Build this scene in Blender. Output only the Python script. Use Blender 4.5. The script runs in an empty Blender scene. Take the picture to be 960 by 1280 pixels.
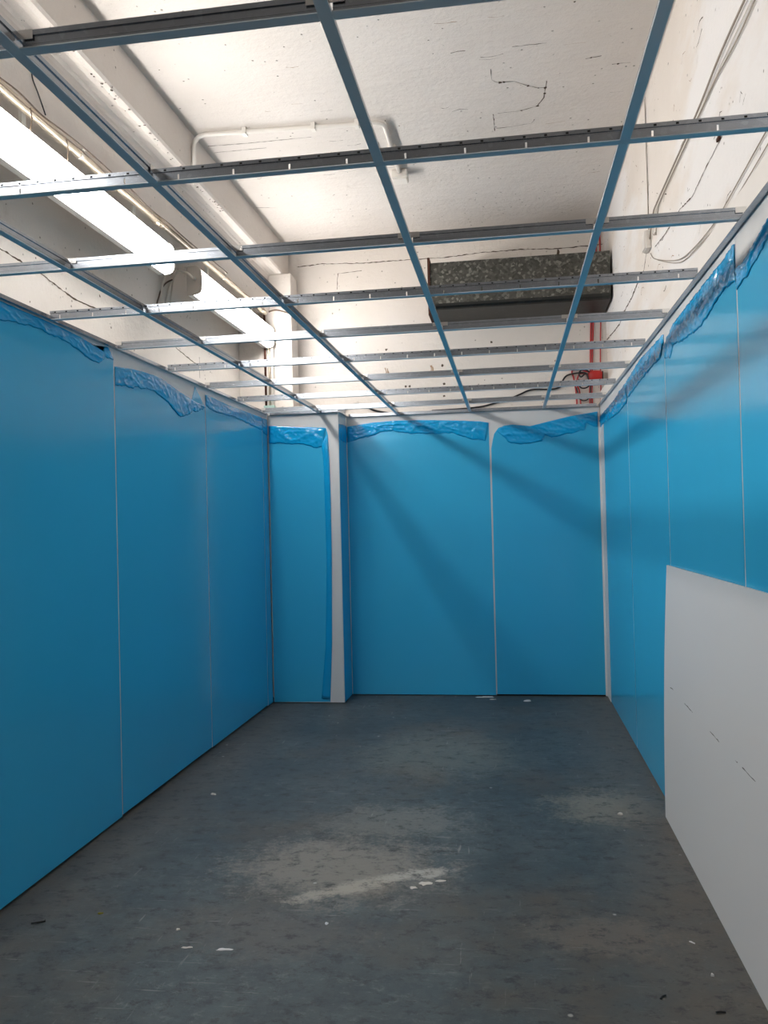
import bpy, bmesh, math, random
from mathutils import Vector, Matrix, noise
random.seed(7)
S = bpy.context.scene
COL = S.collection

# ------------------------------------------------------------------ materials
def mat(name):
    m = bpy.data.materials.new(name); m.use_nodes = True
    nt = m.node_tree; b = nt.nodes['Principled BSDF']
    return m, nt, b
def N(nt, t, **kw):
    n = nt.nodes.new(t)
    for k, v in kw.items():
        if k in n.inputs: n.inputs[k].default_value = v
        else: setattr(n, k, v)
    return n
def lk(nt, a, b): nt.links.new(a, b)
def ramp(nt, src, stops):
    r = nt.nodes.new('ShaderNodeValToRGB'); e = r.color_ramp.elements
    while len(e) < len(stops): e.new(0.5)
    for i, (p, c) in enumerate(stops):
        e[i].position = p; e[i].color = (c, c, c, 1) if not isinstance(c, tuple) else (*c, 1)
    lk(nt, src, r.inputs[0]); return r.outputs[0]
def mix(nt, f, a, b):
    n = nt.nodes.new('ShaderNodeMix'); n.data_type = 'RGBA'
    for k, v in ((0, f), (6, a), (7, b)):
        if hasattr(v, 'is_linked'): lk(nt, v, n.inputs[k])
        else: n.inputs[k].default_value = v if k == 0 else (*v, 1)
    return n.outputs[2]
def math_(nt, op, a, b=0.0, clamp=False):
    n = nt.nodes.new('ShaderNodeMath'); n.operation = op; n.use_clamp = clamp
    for k, v in ((0, a), (1, b)):
        if hasattr(v, 'is_linked'): lk(nt, v, n.inputs[k])
        else: n.inputs[k].default_value = v
    return n.outputs[0]
def mapped(nt, scale=(1, 1, 1), rot=(0, 0, 0), loc=(0, 0, 0)):
    tc = nt.nodes.new('ShaderNodeTexCoord'); mp = nt.nodes.new('ShaderNodeMapping')
    mp.inputs['Scale'].default_value = scale; mp.inputs['Rotation'].default_value = rot
    mp.inputs['Location'].default_value = loc
    lk(nt, tc.outputs['Object'], mp.inputs[0]); return mp.outputs[0]
def noise_(nt, vec, scale, detail=6, rough=0.6):
    n = N(nt, 'ShaderNodeTexNoise', Scale=scale, Detail=detail, Roughness=rough)
    lk(nt, vec, n.inputs['Vector']); return n.outputs[0]
def bump(nt, b, h, strength, dist=0.01):
    n = N(nt, 'ShaderNodeBump', Strength=strength, Distance=dist)
    lk(nt, h, n.inputs['Height']); lk(nt, n.outputs[0], b.inputs['Normal'])

def simple(name, color, rough=0.5, metal=0.0, spec=0.5, vary=0.0, bumps=None):
    m, nt, b = mat(name)
    b.inputs['Base Color'].default_value = (*color, 1)
    b.inputs['Roughness'].default_value = rough; b.inputs['Metallic'].default_value = metal
    b.inputs['Specular IOR Level'].default_value = spec
    v = mapped(nt)
    if vary:
        f = noise_(nt, v, 9)
        lk(nt, mix(nt, f, tuple(c*(1-vary) for c in color), tuple(min(1, c*(1+vary)) for c in color)), b.inputs['Base Color'])
    if bumps: bump(nt, b, noise_(nt, v, bumps[0]), bumps[1], 0.004)
    return m

def concrete(name, a, c, board=(1.2, 9, 1), white=None):
    """old painted concrete: mottled paint, shutter-board lines, pocks"""
    m, nt, b = mat(name)
    v = mapped(nt)
    f = ramp(nt, noise_(nt, v, 1.1, 8, .62), [(0.35, 0.0), (0.65, 1.0)])
    col = mix(nt, f, a, c)
    if white:
        f2 = ramp(nt, noise_(nt, mapped(nt, (.6, .6, 1.6), (0, 0, 0), white[1]), .9, 5, .6), [(0.45, 0.0), (0.55, 1.0)])
        col = mix(nt, f2, col, white[0])
    st = ramp(nt, noise_(nt, v, 3.5, 9, .75), [(0.64, 0.0), (0.80, .55)])
    col = mix(nt, st, col, (.36, .29, .22))
    vo = N(nt, 'ShaderNodeTexVoronoi', Scale=17.0); lk(nt, v, vo.inputs['Vector'])
    hole = ramp(nt, vo.outputs['Distance'], [(0.06, 1.0), (0.11, 0.0)])
    hm = ramp(nt, noise_(nt, v, 4.0, 3), [(0.50, 0.0), (0.55, 1.0)])
    hole = math_(nt, 'MULTIPLY', hole, hm)
    col = mix(nt, math_(nt, 'MULTIPLY', hole, .75), col, (.12, .10, .08))
    lk(nt, col, b.inputs['Base Color'])
    b.inputs['Roughness'].default_value = .7; b.inputs['Specular IOR Level'].default_value = .25
    bl = noise_(nt, mapped(nt, board), 2.2, 4, .5)
    fine = noise_(nt, v, 34, 6, .7)
    med = noise_(nt, v, 5, 6, .6)
    h = math_(nt, 'ADD', math_(nt, 'MULTIPLY', bl, .3), math_(nt, 'MULTIPLY', fine, .5))
    h = math_(nt, 'ADD', h, math_(nt, 'MULTIPLY', med, .8))
    h = math_(nt, 'SUBTRACT', h, hole)
    bump(nt, b, h, .5, .02)
    return m

M = {}
M['ceil'] = concrete('painted_concrete_ceiling', (.67, .62, .575), (.73, .68, .64))
M['wallr'] = concrete('painted_concrete_wall', (.70, .635, .575), (.75, .69, .635), (3, 1, 3), ((.78, .755, .74), (0, 0, 0)))
M['wallb'] = concrete('painted_back_wall', (.72, .665, .61), (.77, .72, .68), (1, 1, 8))
M['walll'] = concrete('painted_left_wall', (.70, .65, .60), (.76, .72, .68), (3, 1, 3))
M['beam'] = concrete('painted_beam', (.68, .62, .57), (.74, .685, .64), (6, .5, 6))
M['board'] = simple('white_panel', (.70, .695, .69), .38, 0, .4)
M['plaster'] = simple('white_plasterboard', (.74, .70, .66), .8, 0, .2, .05)
M['crack'] = simple('crack_dark', (.10, .075, .055), .9, 0, .1, .4)
M['stain'] = simple('rust_stain', (.36, .25, .17), .9, 0, .1, .4)
M['scuff'] = simple('dark_scuff', (.13, .12, .115), .8, 0, .1)
M['paint'] = simple('white_cap_paint', (.56, .61, .65), .32, 0, .5)
M['pvc'] = simple('cream_pvc', (.70, .66, .60), .45, 0, .4)
M['conduit'] = simple('painted_conduit', (.74, .70, .65), .35, 0, .5)
M['tanpipe'] = simple('old_steel_pipe', (.50, .43, .34), .3, .45, .5, .15)
M['darkc'] = simple('dark_cable', (.10, .07, .05), .6, 0, .3)
M['greyc'] = simple('grey_cable', (.36, .31, .26), .6, 0, .3)
M['black'] = simple('black_cable', (.012, .012, .014), .45, 0, .4)
M['red'] = simple('red_cable', (.42, .012, .015), .4, 0, .5)
M['redbox'] = simple('red_plastic', (.50, .02, .018), .35, 0, .5, .25)
M['rust'] = simple('rusty_flange', (.075, .028, .018), .8, .2, .3, .4)
M['greycap'] = simple('grey_plastic', (.45, .42, .38), .5, 0, .4)
M['chip'] = simple('plaster_chip', (.62, .58, .53), .9, 0, .2, .2)
M['leaf'] = simple('dry_leaf', (.22, .20, .04), .8, 0, .2, .3)
M['white_metal'] = simple('white_enamel', (.78, .77, .74), .35, 0, .5)
M['hole'] = simple('punched_hole', (.03, .03, .03), .8, 0, .1)
M['teal'] = simple('pale_green_plastic', (.35, .52, .48), .5, 0, .4)

def galvanised(name, base, rough, scale, lo, hi):
    m, nt, b = mat(name)
    v = mapped(nt)
    vo = N(nt, 'ShaderNodeTexVoronoi', Scale=scale); lk(nt, v, vo.inputs['Vector'])
    sep = nt.nodes.new('ShaderNodeSeparateColor'); lk(nt, vo.outputs['Color'], sep.inputs[0])
    f = sep.outputs[0]
    col = mix(nt, ramp(nt, f, [(0.0, 0.0), (.75, .25), (1.0, 1.0)]), tuple(x*lo for x in base), tuple(x*hi for x in base))
    lk(nt, col, b.inputs['Base Color'])
    b.inputs['Metallic'].default_value = 1.0; b.inputs['Roughness'].default_value = rough
    bump(nt, b, f, .08, .003)
    return m
M['steel'] = galvanised('galvanised_steel', (.44, .48, .535), .25, 90, .9, 1.05)
M['tab'] = galvanised('bright_steel_tab', (.85, .85, .84), .22, 60, .95, 1.05)
M['duct'] = galvanised('spangled_duct_steel', (.105, .105, .095), .42, 58, .7, 2.4)
M['ductp'] = galvanised('plain_duct_steel', (.06, .06, .056), .5, 30, .9, 1.1)

def film(name, col, rough, spec, coat=0.0, bumpk=None):
    m, nt, b = mat(name)
    v = mapped(nt)
    f = noise_(nt, mapped(nt, (.7, .7, .25)), 1.6, 4, .5)
    lk(nt, mix(nt, f, tuple(c*.94 for c in col), tuple(c*1.06 for c in col)), b.inputs['Base Color'])
    b.inputs['Roughness'].default_value = rough
    b.inputs['Specular IOR Level'].default_value = spec
    b.inputs['Coat Weight'].default_value = coat; b.inputs['Coat Roughness'].default_value = .06
    if bumpk: bump(nt, b, noise_(nt, v, bumpk[0], 4, .5), bumpk[1], .004)
    else: bump(nt, b, noise_(nt, mapped(nt, (1, 1, 4)), 2.5, 3, .5), .03, .01)
    return m
M['film'] = film('blue_protective_film', (.042, .44, .74), .17, .5)
M['fold'] = film('crumpled_blue_film', (.006, .36, .72), .08, .6, .0, (24, .45))

m, nt, b = mat('lamp_diffuser')
b.inputs['Base Color'].default_value = (.9, .9, .88, 1)
b.inputs['Emission Color'].default_value = (1.0, .965, .92, 1); b.inputs['Emission Strength'].default_value = 38.0
M['lamp'] = m

# floor: worn slate paint over concrete
m, nt, b = mat('worn_painted_floor')
v = mapped(nt)
tc = nt.nodes.new('ShaderNodeTexCoord'); sx = nt.nodes.new('ShaderNodeSeparateXYZ'); lk(nt, tc.outputs['Object'], sx.inputs[0])
n1 = noise_(nt, v, 1.3, 10, .68); n2 = noise_(nt, v, 6, 12, .78); n3 = noise_(nt, v, 45, 8, .8)
col = mix(nt, ramp(nt, n1, [(.36, 0.0), (.64, 1.0)]), (.054, .075, .084), (.102, .124, .127))
col = mix(nt, ramp(nt, noise_(nt, mapped(nt, loc=(7, 2, 0)), 9, 12, .8), [(.40, .0), (.62, .75)]), col, (.043, .056, .066))
fl2_ = ramp(nt, noise_(nt, mapped(nt, (1, 1.5, 1), (0, 0, .5), (1, 9, 0)), 13, 14, .86), [(.53, 0.0), (.63, .75)])
col = mix(nt, math_(nt, 'MULTIPLY', fl2_, ramp(nt, noise_(nt, mapped(nt, loc=(5, 5, 0)), 1.7, 6, .6), [(.40, .12), (.62, 1.0)])), col, (.19, .20, .195))
n4 = noise_(nt, mapped(nt, loc=(3.1, 1.7, 0)), 1.0, 7, .65)
col = mix(nt, ramp(nt, n4, [(.50, 0.0), (.66, .8)]), col, (.105, .088, .070))
def ell(cx, cy, rx, ry, rz=0.0):
    c_, s_ = math.cos(-rz), math.sin(-rz)
    mp = mapped(nt, (1, 1, 1), (0, 0, -rz), (-(c_*cx-s_*cy), -(s_*cx+c_*cy), 0))
    m2 = nt.nodes.new('ShaderNodeMapping'); m2.inputs['Scale'].default_value = (1/rx, 1/ry, 1); lk(nt, mp, m2.inputs[0])
    ln = nt.nodes.new('ShaderNodeVectorMath'); ln.operation = 'LENGTH'; lk(nt, m2.outputs[0], ln.inputs[0])
    return math_(nt, 'SUBTRACT', 1.0, ln.outputs['Value'], True)
def patch(col, e, gain, lo, hi, amt, c, nz):
    f = math_(nt, 'ADD', math_(nt, 'MULTIPLY', e, gain), nz)
    f = ramp(nt, f, [(lo, 0.0), (hi, amt)])
    f = math_(nt, 'MULTIPLY', f, math_(nt, 'MULTIPLY', e, 6.0, True))
    return mix(nt, f, col, c)
for cx, cy, rx, ry, c, amt, *rz in ((-.72, 3.32, .62, .46, (.25, .23, .20), .8), (.42, 4.12, .40, .34, (.26, .24, .19), .7),
                               (-.45, 5.0, .7, .7, (.15, .16, .14), .6), (-.55, 3.85, .5, .3, (.20, .20, .18), .6),
                               (.28, 2.85, .35, .2, (.17, .145, .12), .6), (-.62, 3.14, .42, .07, (.36, .33, .28), .9, .57), (-.40, 3.27, .2, .07, (.40, .38, .34), .9, .4), (-.85, 2.75, .5, .25, (.13, .12, .11), .5)):
    col = patch(col, ell(cx, cy, rx, ry, *rz), .30, .55, .68, amt, c, math_(nt, 'ADD', math_(nt, 'MULTIPLY', n2, .55), math_(nt, 'MULTIPLY', n3, .45)))
ed = math_(nt, 'MULTIPLY', math_(nt, 'ADD', math_(nt, 'ABSOLUTE', math_(nt, 'ADD', sx.outputs[0], .578)), -.85), 2.2, True)   # dusty margins along both side walls
col = mix(nt, math_(nt, 'MULTIPLY', ed, ramp(nt, n2, [(.25, .2), (.6, 1.0)])), col, (.125, .108, .09))
s1 = ramp(nt, noise_(nt, mapped(nt, (1.2, 26, 1), (0, 0, .45)), 2.4, 4, .6), [(.645, 0.0), (.70, .7)])
s2 = ramp(nt, noise_(nt, mapped(nt, (1.6, 30, 1), (0, 0, -.2), (4, 1, 0)), 2.0, 4, .6), [(.655, 0.0), (.71, .7)])
s3 = ramp(nt, noise_(nt, mapped(nt, (26, 2, 1), (0, 0, .3), (2, 5, 0)), 2.0, 4, .6), [(.65, 0.0), (.70, .6)])
sc = math_(nt, 'MAXIMUM', s1, math_(nt, 'MAXIMUM', s2, s3))
col = mix(nt, math_(nt, 'MULTIPLY', sc, ramp(nt, n1, [(.45, 0.0), (.6, 1.0)])), col, (.30, .29, .27))
fl = math_(nt, 'MULTIPLY', ramp(nt, n3, [(.58, 0.0), (.70, .6)]), ramp(nt, n2, [(.42, .15), (.6, 1.0)]))
col = mix(nt, fl, col, (.30, .30, .28))
dk = ramp(nt, noise_(nt, mapped(nt, (1, 1.4, 1), (0, 0, -.3)), 11, 12, .82), [(.52, 0.0), (.60, .85)])
col = mix(nt, dk, col, (.035, .038, .04))
vo = N(nt, 'ShaderNodeTexVoronoi', Scale=6.5); lk(nt, v, vo.inputs['Vector'])
ch = ramp(nt, vo.outputs['Distance'], [(.035, .85), (.06, 0.0)])
col = mix(nt, math_(nt, 'MULTIPLY', ch, ramp(nt, n2, [(.48, 0.0), (.52, 1.0)])), col, (.42, .41, .38))
lk(nt, col, b.inputs['Base Color'])
b.inputs['Roughness'].default_value = .52; b.inputs['Specular IOR Level'].default_value = .35
bump(nt, b, math_(nt, 'ADD', n2, math_(nt, 'MULTIPLY', n3, .4)), .35, .006)
M['floor'] = m

# ------------------------------------------------------------------ mesh helpers
def box(bm, x0, x1, y0, y1, z0, z1, mi=0):
    vs = [bm.verts.new((x, y, z)) for x in (x0, x1) for y in (y0, y1) for z in (z0, z1)]
    for f in ((0, 1, 3, 2), (4, 6, 7, 5), (0, 4, 5, 1), (2, 3, 7, 6), (0, 2, 6, 4), (1, 5, 7, 3)):
        fc = bm.faces.new([vs[i] for i in f]); fc.material_index = mi
def obj(name, bm, mats, parent=None, smooth=False, bevel=0.0):
    bmesh.ops.recalc_face_normals(bm, faces=bm.faces)
    me = bpy.data.meshes.new(name); bm.to_mesh(me); bm.free()
    for mm in (mats if isinstance(mats, (list, tuple)) else [mats]): me.materials.append(mm)
    if smooth:
        for p in me.polygons: p.use_smooth = True
    o = bpy.data.objects.new(name, me); COL.objects.link(o)
    if parent: o.parent = parent
    if bevel:
        bv = o.modifiers.new('bevel', 'BEVEL'); bv.width = bevel; bv.segments = 2; bv.limit_method = 'ANGLE'
    return o
def struct(name, bm, mats, **kw):
    o = obj(name, bm, mats, **kw); o['kind'] = 'structure'; return o
def tag(o, label, cat, group=None):
    o['label'] = label; o['category'] = cat
    if group: o['group'] = group
    return o
def thing(name, loc, label, cat, group=None):
    o = bpy.data.objects.new(name, None); COL.objects.link(o); o.location = loc; o.empty_display_size = .1
    return tag(o, label, cat, group)
def smooth_path(pts, k=6):
    P = [Vector(p) for p in pts]
    if len(P) < 3: return P
    out = []
    for i in range(len(P)-1):
        a = P[max(i-1, 0)]; b_ = P[i]; c = P[i+1]; d = P[min(i+2, len(P)-1)]
        for j in range(k):
            t = j/k
            out.append(.5*((2*b_) + (c-a)*t + (2*a-5*b_+4*c-d)*t*t + (3*b_-a-3*c+d)*t**3))
    out.append(P[-1]); return out
def tube(bm, pts, r, sides=8, smooth=True, closed_ends=True):
    P = smooth_path(pts) if smooth else [Vector(p) for p in pts]
    rings = []; up = None
    for i, p in enumerate(P):
        t = (P[min(i+1, len(P)-1)] - P[max(i-1, 0)]).normalized()
        if up is None: up = t.orthogonal().normalized()
        up = (up - t*up.dot(t)).normalized(); w = t.cross(up)
        rings.append([bm.verts.new(p + r*(math.cos(2*math.pi*k/sides)*up + math.sin(2*math.pi*k/sides)*w)) for k in range(sides)])
    for a, c in zip(rings, rings[1:]):
        for k in range(sides):
            bm.faces.new((a[k], a[(k+1) % sides], c[(k+1) % sides], c[k]))
    if closed_ends:
        bm.faces.new(rings[0][::-1]); bm.faces.new(rings[-1])
def ribbon(bm, pts, w, to3, mi=1, jag=.35):
    """a crack or scuff: thin irregular strip lying on a surface; to3 maps (a, b) to the surface"""
    P = []
    for (a, b_), (c, d) in zip(pts, pts[1:]):
        n = max(2, int(math.hypot(c-a, d-b_)/.02))
        P += [(a+(c-a)*i/n, b_+(d-b_)*i/n) for i in range(n)]
    P.append(pts[-1]); L = []; R = []
    for i, (a, b_) in enumerate(P):
        q0 = P[max(i-1, 0)]; q1 = P[min(i+1, len(P)-1)]
        tx, ty = q1[0]-q0[0], q1[1]-q0[1]; l = math.hypot(tx, ty) or 1
        nx, ny = -ty/l, tx/l
        ww = w*(.25+random.random()*1.1); off = (random.random()-.5)*w*2*jag
        L.append(bm.verts.new(to3(a+nx*(ww/2+off), b_+ny*(ww/2+off)))); R.append(bm.verts.new(to3(a+nx*(off-ww/2), b_+ny*(off-ww/2))))
    for i in range(len(P)-1):
        f = bm.faces.new((L[i], L[i+1], R[i+1], R[i])); f.material_index = mi
def blob(bm, a, b_, r, to3, mi=1, n=9):
    vs = [bm.verts.new(to3(a+math.cos(6.283*k/n)*r*(.5+random.random()*.7), b_+math.sin(6.283*k/n)*r*(.5+random.random()*.7))) for k in range(n)]
    f = bm.faces.new(vs); f.material_index = mi

# ------------------------------------------------------------------ dimensions (metres)
XL, XR = -1.8756, .72            # cladding faces
YB, YBOX, XBOX = 6.66, 6.34, -1.303
ZG = 2.262                       # underside of the ceiling grid
ZC = 3.68                        # concrete ceiling
YF = -3.2
HXL, HXR, HYB = -2.15, .79, 6.70 # building walls

# ------------------------------------------------------------------ the building
bm = bmesh.new(); box(bm, HXL-.1, HXR+.1, YF-.1, HYB+.1, -.12, 0); struct('floor', bm, M['floor'])

bm = bmesh.new(); box(bm, HXL-.1, HXR+.1, YF-.1, HYB+.1, ZC, ZC+.15)
cz = lambda a, b_: (a, b_, ZC-.0012)
for pts in ([(-0.037, 4.224), (-0.033, 4.33), (-0.001, 4.364), (0.025, 4.363), (0.085, 4.366), (0.155, 4.426), (0.208, 4.457), (0.247, 4.461), (0.251, 4.394)],
            [(0.247, 4.461), (0.243, 4.565), (0.21, 4.654), (0.115, 4.688), (-0.006, 4.692)], [(-0.032, 4.697), (-0.029, 4.837), (-0.027, 4.9)],
            [(-0.018, 4.87), (0.069, 4.867), (0.183, 4.85), (0.201, 4.803)], [(-0.259, 4.622), (-0.216, 4.602), (-0.17, 4.615)],
            [(0.071, 4.044), (0.235, 4.042)], [(0.433, 4.221), (0.509, 4.207)], [(0.571, 4.297), (0.662, 4.298)],
            [(-1.734, 4.75), (-1.488, 4.761), (-1.1, 4.759)], [(-1.729, 4.841), (-1.4, 4.841)], [(-1.743, 5.736), (-1.605, 5.77)]):
    ribbon(bm, pts, .0045, cz)
for a, b_, r in ((.01, 4.364, .012), (.03, 4.363, .011), (.155, 4.426, .009), (.247, 4.461, .013), (.21, 4.654, .011), (.245, 4.52, .010), (.125, 4.687, .007), (.6, 4.3, .009), (.46, 4.215, .006)):
    blob(bm, a, b_, r, cz)
for k in range(46):
    blob(bm, random.uniform(-1.7, .75), random.uniform(2.6, 6.6), random.uniform(.002, .006), cz)
for k in range(40):
    x = random.uniform(-1.6, .7); y = random.uniform(2.8, 6.4); l = random.uniform(.02, .12)
    ribbon(bm, [(x, y), (x+l*.5, y+random.uniform(-.01, .01)), (x+l, y+random.uniform(-.01, .01))], random.uniform(.0015, .004), cz, 1 if k % 2 else 2)
struct('ceiling', bm, [M['ceil'], M['crack'], M['stain']])

bm = bmesh.new(); box(bm, HXR, HXR+.1, YF, HYB, 0, ZC)
wx = lambda a, b_: (HXR-.0012, a, b_)
for pts, w in (([(4.652, 3.671), (4.652, 3.522), (4.648, 3.241), (4.659, 3.031), (4.637, 2.853)], .010),
               ([(5.105, 2.782), (5.34, 2.759), (5.706, 2.76), (5.917, 2.729), (6.317, 2.758), (6.69, 2.786)], .012),
               ([(3.113, 2.746), (3.399, 2.736), (3.604, 2.721), (3.861, 2.76), (4.2, 2.77), (4.5, 2.80)], .006),
               ([(4.75, 2.86), (4.85, 2.80), (4.95, 2.75)], .016)):
    ribbon(bm, pts, w, wx)
for k in range(70):
    blob(bm, random.uniform(2.3, 6.5), random.uniform(2.45, 3.6), random.uniform(.002, .007), wx)
for k in range(46):      # peeling paint marks and short shutter-board scars
    y = random.uniform(2.3, 6.3); z = random.uniform(2.5, 3.6); l = random.uniform(.02, .10)
    ribbon(bm, [(y, z), (y+l*.6, z+random.uniform(-.02, .02)), (y+l, z+random.uniform(-.02, .02))], random.uniform(.002, .006), wx, 1 if k % 3 else 2)
struct('wall_right', bm, [M['wallr'], M['crack'], M['stain']])

bm = bmesh.new(); box(bm, HXL, HXR, HYB, HYB+.1, 0, ZC)
wy = lambda a, b_: (a, HYB-.0012, b_)
ribbon(bm, [(-1.69, 3.537), (-1.499, 3.55), (-1.129, 3.531), (-0.785, 3.532), (-0.458, 3.528), (-0.181, 3.547), (0.137, 3.55), (0.431, 3.534), (0.78, 3.545)], .007, wy)
for a, b_ in ((-0.506, 2.654), (-0.81, 2.5), (-0.778, 2.498), (-0.497, 2.504), (-0.5, 2.407), (-0.224, 2.362), (-0.11, 2.82), (-0.961, 2.809), (0.395, 2.644)):
    blob(bm, a, b_, .011, wy)
ribbon(bm, [(.432, 3.53), (.43, 3.47)], .016, wy)
ribbon(bm, [(-1.35, 3.46), (-1.355, 3.40), (-1.36, 3.33)], .006, wy); ribbon(bm, [(-1.35, 3.46), (-1.15, 3.47)], .004, wy)
for a, b_, w_ in ((-.97, 2.66, .02), (-.955, 2.655, .012), (-.60, 2.66, .018), (-.585, 2.65, .012)): ribbon(bm, [(a, b_), (a+.004, b_-.035), (a+.002, b_-.07)], w_, wy, 2)
struct('wall_back', bm, [M['wallb'], M['crack'], M['stain']])

bm = bmesh.new(); box(bm, HXL-.1, HXL, YF, HYB, 0, ZC)
lx = lambda a, b_: (HXL+.0012, a, b_)
for pts in ([(3.2, 2.62), (3.6, 2.60), (3.9, 2.56), (4.2, 2.57)], [(5.2, 2.58), (5.7, 2.52)], [(5.62, 2.6), (5.62, 2.45)], [(4.1, 2.75), (4.16, 2.69)]):
    ribbon(bm, pts, .008, lx)
for k in range(40): blob(bm, random.uniform(2.9, 6.4), random.uniform(2.4, 2.95), random.uniform(.002, .008), lx)
struct('wall_left', bm, [M['walll'], M['crack'], M['stain']])
bm = bmesh.new(); box(bm, HXL, HXR, YF-.1, YF, 0, ZC); struct('wall_front', bm, M['wallb'])

# stepped concrete edge beam along the left of the ceiling bay
bm = bmesh.new()
prof = [(-1.768, ZC), (-1.768, 3.45), (-1.776, 3.435), (-1.80, 3.428), (-1.83, 3.432), (-1.862, 3.428), (-1.880, 3.418), (-1.886, 3.40), (-1.886, 3.12), (HXL, 3.12), (HXL, ZC)]
f0 = [bm.verts.new((x, YF, z)) for x, z in prof]; f1 = [bm.verts.new((x, HYB, z)) for x, z in prof]
for i in range(len(prof)):
    j = (i+1) % len(prof); bm.faces.new((f0[i], f0[j], f1[j], f1[i]))
bm.faces.new(f0); bm.faces.new(f1[::-1])
bx = lambda a, b_: (b_, a, 3.4265)
ribbon(bm, [(YF+1, -1.872), (2.0, -1.875), (3.2, -1.872), (4.4, -1.876), (5.6, -1.872), (6.45, -1.874)], .012, bx)
for k in range(60): blob(bm, random.uniform(2.2, 5.2), random.uniform(-1.80, -1.77), random.uniform(.003, .009), lambda a, b_: (b_, a, 3.4265))
struct('ceiling_beam', bm, [M['beam'], M['crack']])

# pilaster in the back left corner
bm = bmesh.new(); box(bm, HXL, -1.70, 6.50, HYB, 0, 3.43); struct('wall_pilaster', bm, M['wallb'], bevel=.008)

# ------------------------------------------------------------------ partitions behind the cladding
bm = bmesh.new(); box(bm, XL-.075, XL-.0095, -1.2, HYB-.21, .04, 2.29); struct('wall_partition_left', bm, M['plaster'])
bm = bmesh.new(); box(bm, XR+.0095, .752, -1.2, HYB-.002, .04, 2.385); struct('wall_partition_right', bm, M['plaster'])
bm = bmesh.new(); box(bm, XBOX+.005, XR, YB+.0095, YB+.036, .04, 2.275); struct('wall_partition_back', bm, M['plaster'])
bm = bmesh.new(); box(bm, XL, XBOX-.0095, YBOX+.0095, YBOX+.05, .04, 2.275); box(bm, XBOX-.05, XBOX-.0095, YBOX+.05, YB-.002, .04, 2.275)
struct('wall_boxing', bm, M['plaster'])

M['gap_shade'] = simple('sole_gap_shade', (.045, .033, .025), .9, 0, .1, .3)  # added sole strips, coloured near black so the gap under the panels looks shaded
for nm, q in (('left', (XL-.07, XL-.02, -1.2, HYB-.21)), ('right', (XR+.02, .752, -1.2, HYB-.002)), ('back', (XBOX+.005, XR+.02, YB+.015, YB+.036)), ('boxing', (XL-.02, XBOX-.02, YBOX+.015, YBOX+.05))):
    bm = bmesh.new(); box(bm, *q, 0, .04); struct('gap_shade_strip_'+nm, bm, M['gap_shade'])
# ------------------------------------------------------------------ cladding panels with blue film
def plane(kind):
    return {'L': lambda a, z, d: (XL+d, a, z), 'R': lambda a, z, d: (XR-d, a, z), 'B': lambda a, z, d: (a, YB-d, z),
            'F': lambda a, z, d: (a, YBOX-d, z), 'S': lambda a, z, d: (XBOX+d, a, z)}[kind]
def slab(pl, a0, a1, z0, z1, d0, d1):
    bm = bmesh.new()
    vs = [bm.verts.new(pl(a, z, d)) for a in (a0, a1) for z in (z0, z1) for d in (d0, d1)]
    for f in ((0, 1, 3, 2), (4, 6, 7, 5), (0, 4, 5, 1), (2, 3, 7, 6), (0, 2, 6, 4), (1, 5, 7, 3)): bm.faces.new([vs[i] for i in f])
    return bm
def sheet(pl, outline, d0, d1):
    bm = bmesh.new()
    A = [bm.verts.new(pl(a, z, d0)) for a, z in outline]; B = [bm.verts.new(pl(a, z, d1)) for a, z in outline]
    n = len(outline)
    for i in range(n): bm.faces.new((A[i], A[(i+1) % n], B[(i+1) % n], B[i]))
    bm.faces.new(A); bm.faces.new(B[::-1])
    bmesh.ops.triangulate(bm, faces=bm.faces[:])
    return bm
def resample(pts, n):
    acc = [0.0]
    for p, q in zip(pts, pts[1:]): acc.append(acc[-1]+math.dist(p, q))
    out = []; j = 0
    for i in range(n):
        s = acc[-1]*i/(n-1)
        while j < len(pts)-2 and acc[j+1] < s: j += 1
        t = (s-acc[j])/max(acc[j+1]-acc[j], 1e-9)
        out.append((pts[j][0]+(pts[j+1][0]-pts[j][0])*t, pts[j][1]+(pts[j+1][1]-pts[j][1])*t))
    return out
def crumple(pl, top, low, amp, seed, nv=17, step=.008, bulge=.003):
    """loose film folded back on itself: a puffed, creased strip between two outlines"""
    ln = sum(math.dist(p, q) for p, q in zip(top, top[1:])); nu = max(12, int(ln/step))
    T, L_ = resample(top, nu), resample(low, nu)
    bm = bmesh.new(); g = []
    for i in range(nu):
        row = []
        for j in range(nv):
            t = j/(nv-1)
            a = T[i][0]+(L_[i][0]-T[i][0])*t; z = T[i][1]+(L_[i][1]-T[i][1])*t
            p = Vector((a*6+seed*13.1+z*5, z*16, seed))
            q = Vector((a*19+z*24+seed*5, z*34-a*15, seed*2.0))
            w_ = Vector((a*47-z*20, z*60+a*31, seed*3.0))
            cr = (1-abs(noise.noise(p))*2.6)**3; cr2 = (1-abs(noise.noise(q))*2.6)**3; cr3 = noise.noise(w_)
            env = (.35+.65*math.sin(math.pi*min(1, .15+.80*t)))
            ends = min(1, min(i, nu-1-i)/3+.25)
            d = .0022+(bulge*env+amp*(.55*max(0, cr)+.42*max(0, cr2)+.10*cr3)*env)*ends*(1 if j < nv-1 else .35)
            wob = (.010*noise.noise(Vector((a*19+seed, 3.3, seed)))+.006*noise.noise(Vector((a*53+seed, 1.3, seed))))*max(0, t-.6)*2.5
            row.append(bm.verts.new(pl(a, z+wob, max(.0020, d))))
        g.append(row)
    for i in range(nu-1):
        for j in range(nv-1): bm.faces.new((g[i][j], g[i+1][j], g[i+1][j+1], g[i][j+1]))
    return bm
def ground_of(pl, a0, a1): return pl((a0+a1)/2, 0, 0)
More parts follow.
